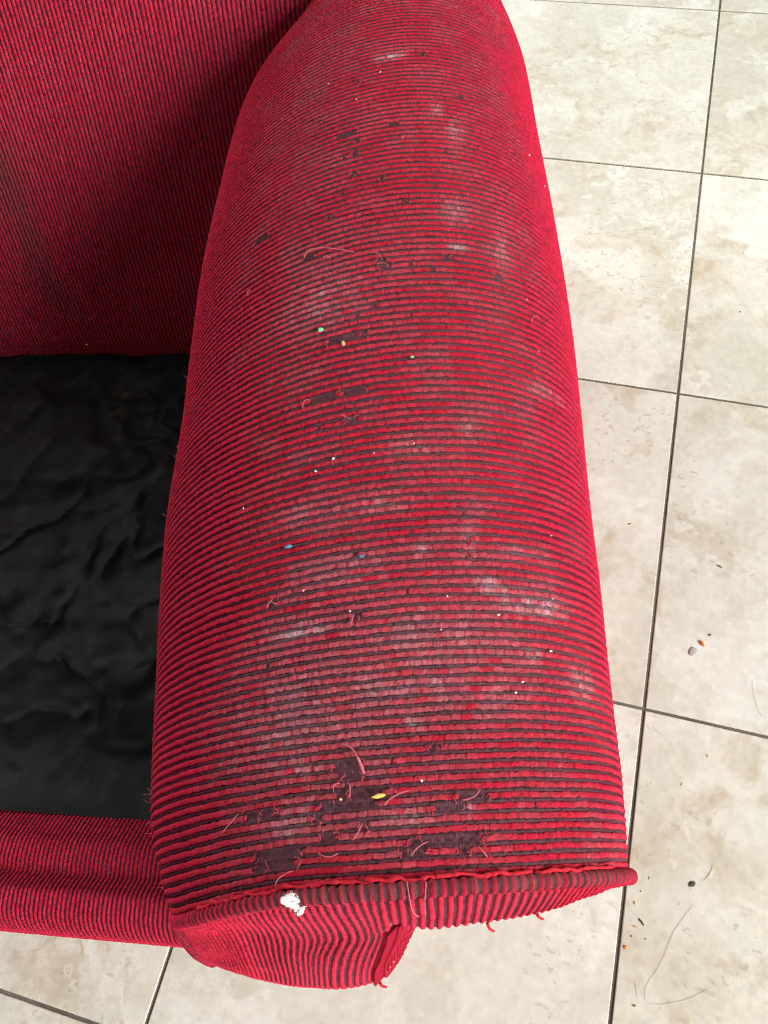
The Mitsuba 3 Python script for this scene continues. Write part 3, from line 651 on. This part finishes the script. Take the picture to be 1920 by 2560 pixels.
r = np.random.default_rng(5)
V, F, o = [], [], 0
for (hy, ua, ub) in HOLES:
    for ue, sg_ in ((min(ua, ub), 1), (max(ua, ub), -1)):
        for _ in range(4):
            p = arm_point(hy + r.normal(0, .0009), ue + r.normal(0, .0008), .0010)
            d = np.array([sg_ * r.uniform(.2, 1.0), r.normal(0, .9), r.uniform(.1, .6)]); l = r.uniform(.0012, .0034)
            L = np.array([p, p + d * l * .4 + r.normal(0, l * .12, 3), p + d * l * .75 + r.normal(0, l * .2, 3) - [0, 0, l * .15], p + d * l - [0, 0, l * .35]])
            v, f = tube(smooth_path(L, 7), r.uniform(.00016, .0003), 4); V.append(v); F.append(f + o); o += len(v)
q = put('sofa__armrest__frayed_ends', np.vstack(V), np.vstack(F), 'thread_fray'); tag(q, kind='stuff')

for pts in ([[-.0245, .0060, .5835], [-.0235, -.0020, .5815], [-.0225, -.0075, .570], [-.0200, -.0100, .560]], [[-.0150, .0060, .5835], [-.0160, -.0030, .5810], [-.0165, -.0090, .566], [-.0185, -.0105, .558]]):
    v, f = tube(smooth_path(np.array(pts), 24), 0.00030, 5); put('sofa__loose_thread', v, f, 'thread_pink')

# ------------------------------------------------------------------ crumbs and lint lying on the sofa
def crumb(name, c, size, mat, label, cat, seed, rotz=0, rough=.35, group=None):
    v, f = blob(c, size, seed, rough, 2, 1.3, rotz)
    q = put(name, v, f, mat); tag(q, label, cat, group)
cnt = {'g': 0, 'b': 0, 'y': 0}
CR = {'g0': ('green_crumb', [.0019, .0015, .0010], 'crumb_green', 'larger bright green crumb on the armrest, left of the middle'),
      'g1': ('green_crumb', [.0011, .0009, .0008], 'crumb_green', 'tiny bright green crumb on the middle of the armrest'),
      'b0': ('blue_fluff', [.0022, .0012, .0009], 'crumb_blue', 'blue speck of fluff on the left half of the armrest'),
      'b1': ('blue_fluff', [.0016, .0008, .0008], 'crumb_blue', 'faint smaller blue speck right of the other blue speck'),
      'y0': ('yellow_crumb', [.0036, .0010, .0010], 'crumb_yellow', 'long yellow crumb on the frayed patch near the armrest front'),
      'y1': ('yellow_crumb', [.0008, .0007, .0006], 'crumb_yellow', 'small round yellow crumb left of the long yellow one'),
      't0': ('tan_crumb', [.0012, .0018, .0010], 'crumb_tan', 'pale tan crumb just right of the larger green crumb')}
for i, (c, y, u) in enumerate(CRUMB):
    kk = c + str(cnt.get(c, 0)); cnt[c] = cnt.get(c, 0) + 1
    nm, sz, mt, lb = CR[kk]
    crumb(nm, arm_point(y, u, .0022), sz, mt, lb, 'crumb' if c != 'b' else 'fluff', 40 + i, 0.2)
for i, (y, u) in enumerate(WHITE):
    sz = np.array([.0008, .0005, .0004]) * rng.uniform(.6, 1.3)
    crumb('lint_speck', arm_point(y, u, .0020), sz, 'lint_white', 'white lint speck on the red armrest cloth', 'lint', 60 + i, rng.uniform(0, 3), group='white lint specks on the armrest')
for i, (x, y, h) in enumerate(((-0.046, 0, .275), (-0.005, .0, .045))):
    crumb('lint_fleck', back_point(np.float64(x), np.float64(h)) + np.array([0, -.003, .002]), [.0014, .001, .002], 'lint_white', ['white fleck beside the dark streak on the backrest', 'pale fleck low on the backrest above the black lining'][i], 'lint', 90 + i)

for i, (ix, iy, lb) in enumerate(((30, 186, 'white fleck on the black lining just below the backrest'), (198, 88, 'pale fleck on the black lining near the inner side of the armrest'),
                                  (120, 22, 'white fleck on the black lining close to the front rail'), (150, 60, 'faint fleck on the black lining left of the armrest'), (90, 120, 'faint fleck in the middle of the black lining'))):
    c = D[ix, iy] + np.array([0, 0, .0008])
    crumb('lint_fleck', c, np.array([.0011, .0008, .0006]) * (1.4 if i in (0, 1) else .8), 'lint_white' if i < 3 else 'husk_grey', lb, 'lint', 95 + i, i)

# ------------------------------------------------------------------ crumbs and hairs on the floor
FL = [('husk', 0.3210, 0.2860, [.0085, .0048, .0012], 'husk_grey', 'translucent grey oval husk on the tile beside the orange crumb', 'husk', 0.9),
      ('orange_crumb', 0.3350, 0.2960, [.0028, .0052, .0022], 'crumb_orange', 'bright orange crumb on the tile touching the grey husk', 'crumb', 0.4),
      ('brown_crumb', 0.3792, 0.4047, [.0042, .0020, .0014], 'crumb_brown', 'brown oblong crumb on the tile above the orange crumb', 'crumb', -0.6),
      ('brown_crumb', 0.3475, 0.3077, [.0026, .0016, .0012], 'crumb_brown', 'small brown crumb just right of the orange crumb', 'crumb', 0.2),
      ('leaf_scrap', 0.2715, 0.0116, [.0050, .0034, .0012], 'leaf_green', 'dark green scrap of leaf on the tile right of the armrest front', 'leaf', 0.5),
      ('dark_crumb', 0.2081, -0.0273, [.0016, .0050, .0012], 'crumb_dark', 'curved dark brown crumb on the tile near the front corner', 'crumb', 0.6),
      ('tan_flake', 0.2000, -0.0320, [.0040, .0014, .0008], 'crumb_tan', 'tan flake left of the curved dark crumb', 'flake', -0.3),
      ('tan_crumb', 0.2040, -0.0085, [.0020, .0022, .0010], 'crumb_tan', 'tan crumb on the tile above the curved dark crumb', 'crumb', 0),
      ('dark_crumb', 0.2120, 0.0040, [.0010, .0012, .0008], 'crumb_dark', 'dark grain topmost in the row of crumbs by the grout line', 'crumb', 0),
      ('orange_crumb', 0.1867, -0.0524, [.0028, .0026, .0012], 'crumb_orange', 'dull orange crumb beside the grout line below the sofa corner', 'crumb', 0),
      ('dark_crumb', 0.1950, -0.0413, [.0014, .0010, .0008], 'crumb_dark', 'dark grain between the tan flake and the dull orange crumb', 'crumb', 0),
      ('brown_crumb', 0.1884, -0.1078, [.0026, .0014, .0010], 'crumb_brown', 'brown crumb at the lower end of the long loose hair', 'crumb', 0),
      ('tan_crumb', 0.3151, 0.1537, [.0018, .0018, .0010], 'crumb_tan', 'round tan crumb on the tile above the leaf scrap', 'crumb', 0),
      ('brown_flake', 0.2782, 0.1212, [.0010, .0030, .0006], 'crumb_brown', 'thin brown flake on the tile between leaf scrap and grout', 'flake', -0.6),
      ('brown_crumb', 0.2670, 0.4750, [.0026, .0016, .0010], 'crumb_brown', 'brown crumb on the narrow strip of tile beside the armrest', 'crumb', 0),
      ('brown_crumb', 0.4977, 0.8513, [.0020, .0018, .0010], 'crumb_brown', 'brown dot on the tile at the right edge of the photo', 'crumb', 0),
      ('dark_crumb', 0.2236, 0.0179, [.0007, .0020, .0006], 'crumb_dark', 'thin dark splinter left of the leaf scrap', 'crumb', -0.4),
      ('dark_crumb', 0.2100, -0.0440, [.0018, .0008, .0006], 'crumb_dark', 'tiny dark splinter left of the long hair', 'crumb', 0.5)]
for i, (nm, x, y, sz, mt, lb, cat, rz) in enumerate(FL):
    sz = [0.8 * q_ for q_ in sz]
    crumb(nm, [x, y, sz[2] * 0.75], sz, mt, lb, cat, 120 + i, rz, 0.3)
HAIRS = [([(.2688, -.0110), (.2458, -.0332), (.2225, -.0684), (.2019, -.0951), (.2008, -.1025), (.2121, -.1065), (.2383, -.1029), (.2725, -.0900)], 'long brown hair lying in a hook on the tile', .00014),
         ([(.2984, .0304), (.2910, .0199), (.2848, .0157)], 'short dark curved hair beside the leaf scrap', .00025),
         ([(.1929, -.0858), (.1927, -.0989), (.1942, -.1007)], 'short fine hair left of the long hooked hair', .00015),
         ([(.2658, 1.0453), (.3113, 1.0470), (.3670, 1.0488), (.3950, 1.0511)], 'fine straight hair on the tile beside the upper armrest', .0002),
         ([(.3885, .2469), (.3869, .2163), (.3919, .1988)], 'wavy hair on the tile at the right edge', .00015)]
for pts, lb, r_ in HAIRS:
    L = smooth_path(np.array([(x, y, 0.0006 + 0.0006 * rng.random()) for x, y in pts]), 60)
    v, f = tube(L, r_, 5); q = put('hair', v, f, 'hair_brown'); tag(q, lb, 'hair')
r = np.random.default_rng(77)
V, F, o = [], [], 0
for i in range(46):
    x, y = r.uniform(.2, .42), r.uniform(-.12, .2)
    a = r.uniform(.6, 2.0); l = r.uniform(.002, .005)
    L = smooth_path(np.array([(x, y, .0004), (x + l * .5 * math.cos(a), y + l * .5 * math.sin(a), .0006), (x + l * math.cos(a + .3), y + l * math.sin(a + .3), .0004)]), 6)
    v, f = tube(L, .00013, 3); V.append(v); F.append(f + o); o += len(v)
q = put('floor_dust', np.vstack(V), np.vstack(F), 'hair_brown'); tag(q, 'short fine dust fibres scattered over the pale tiles', 'dust', kind='stuff')
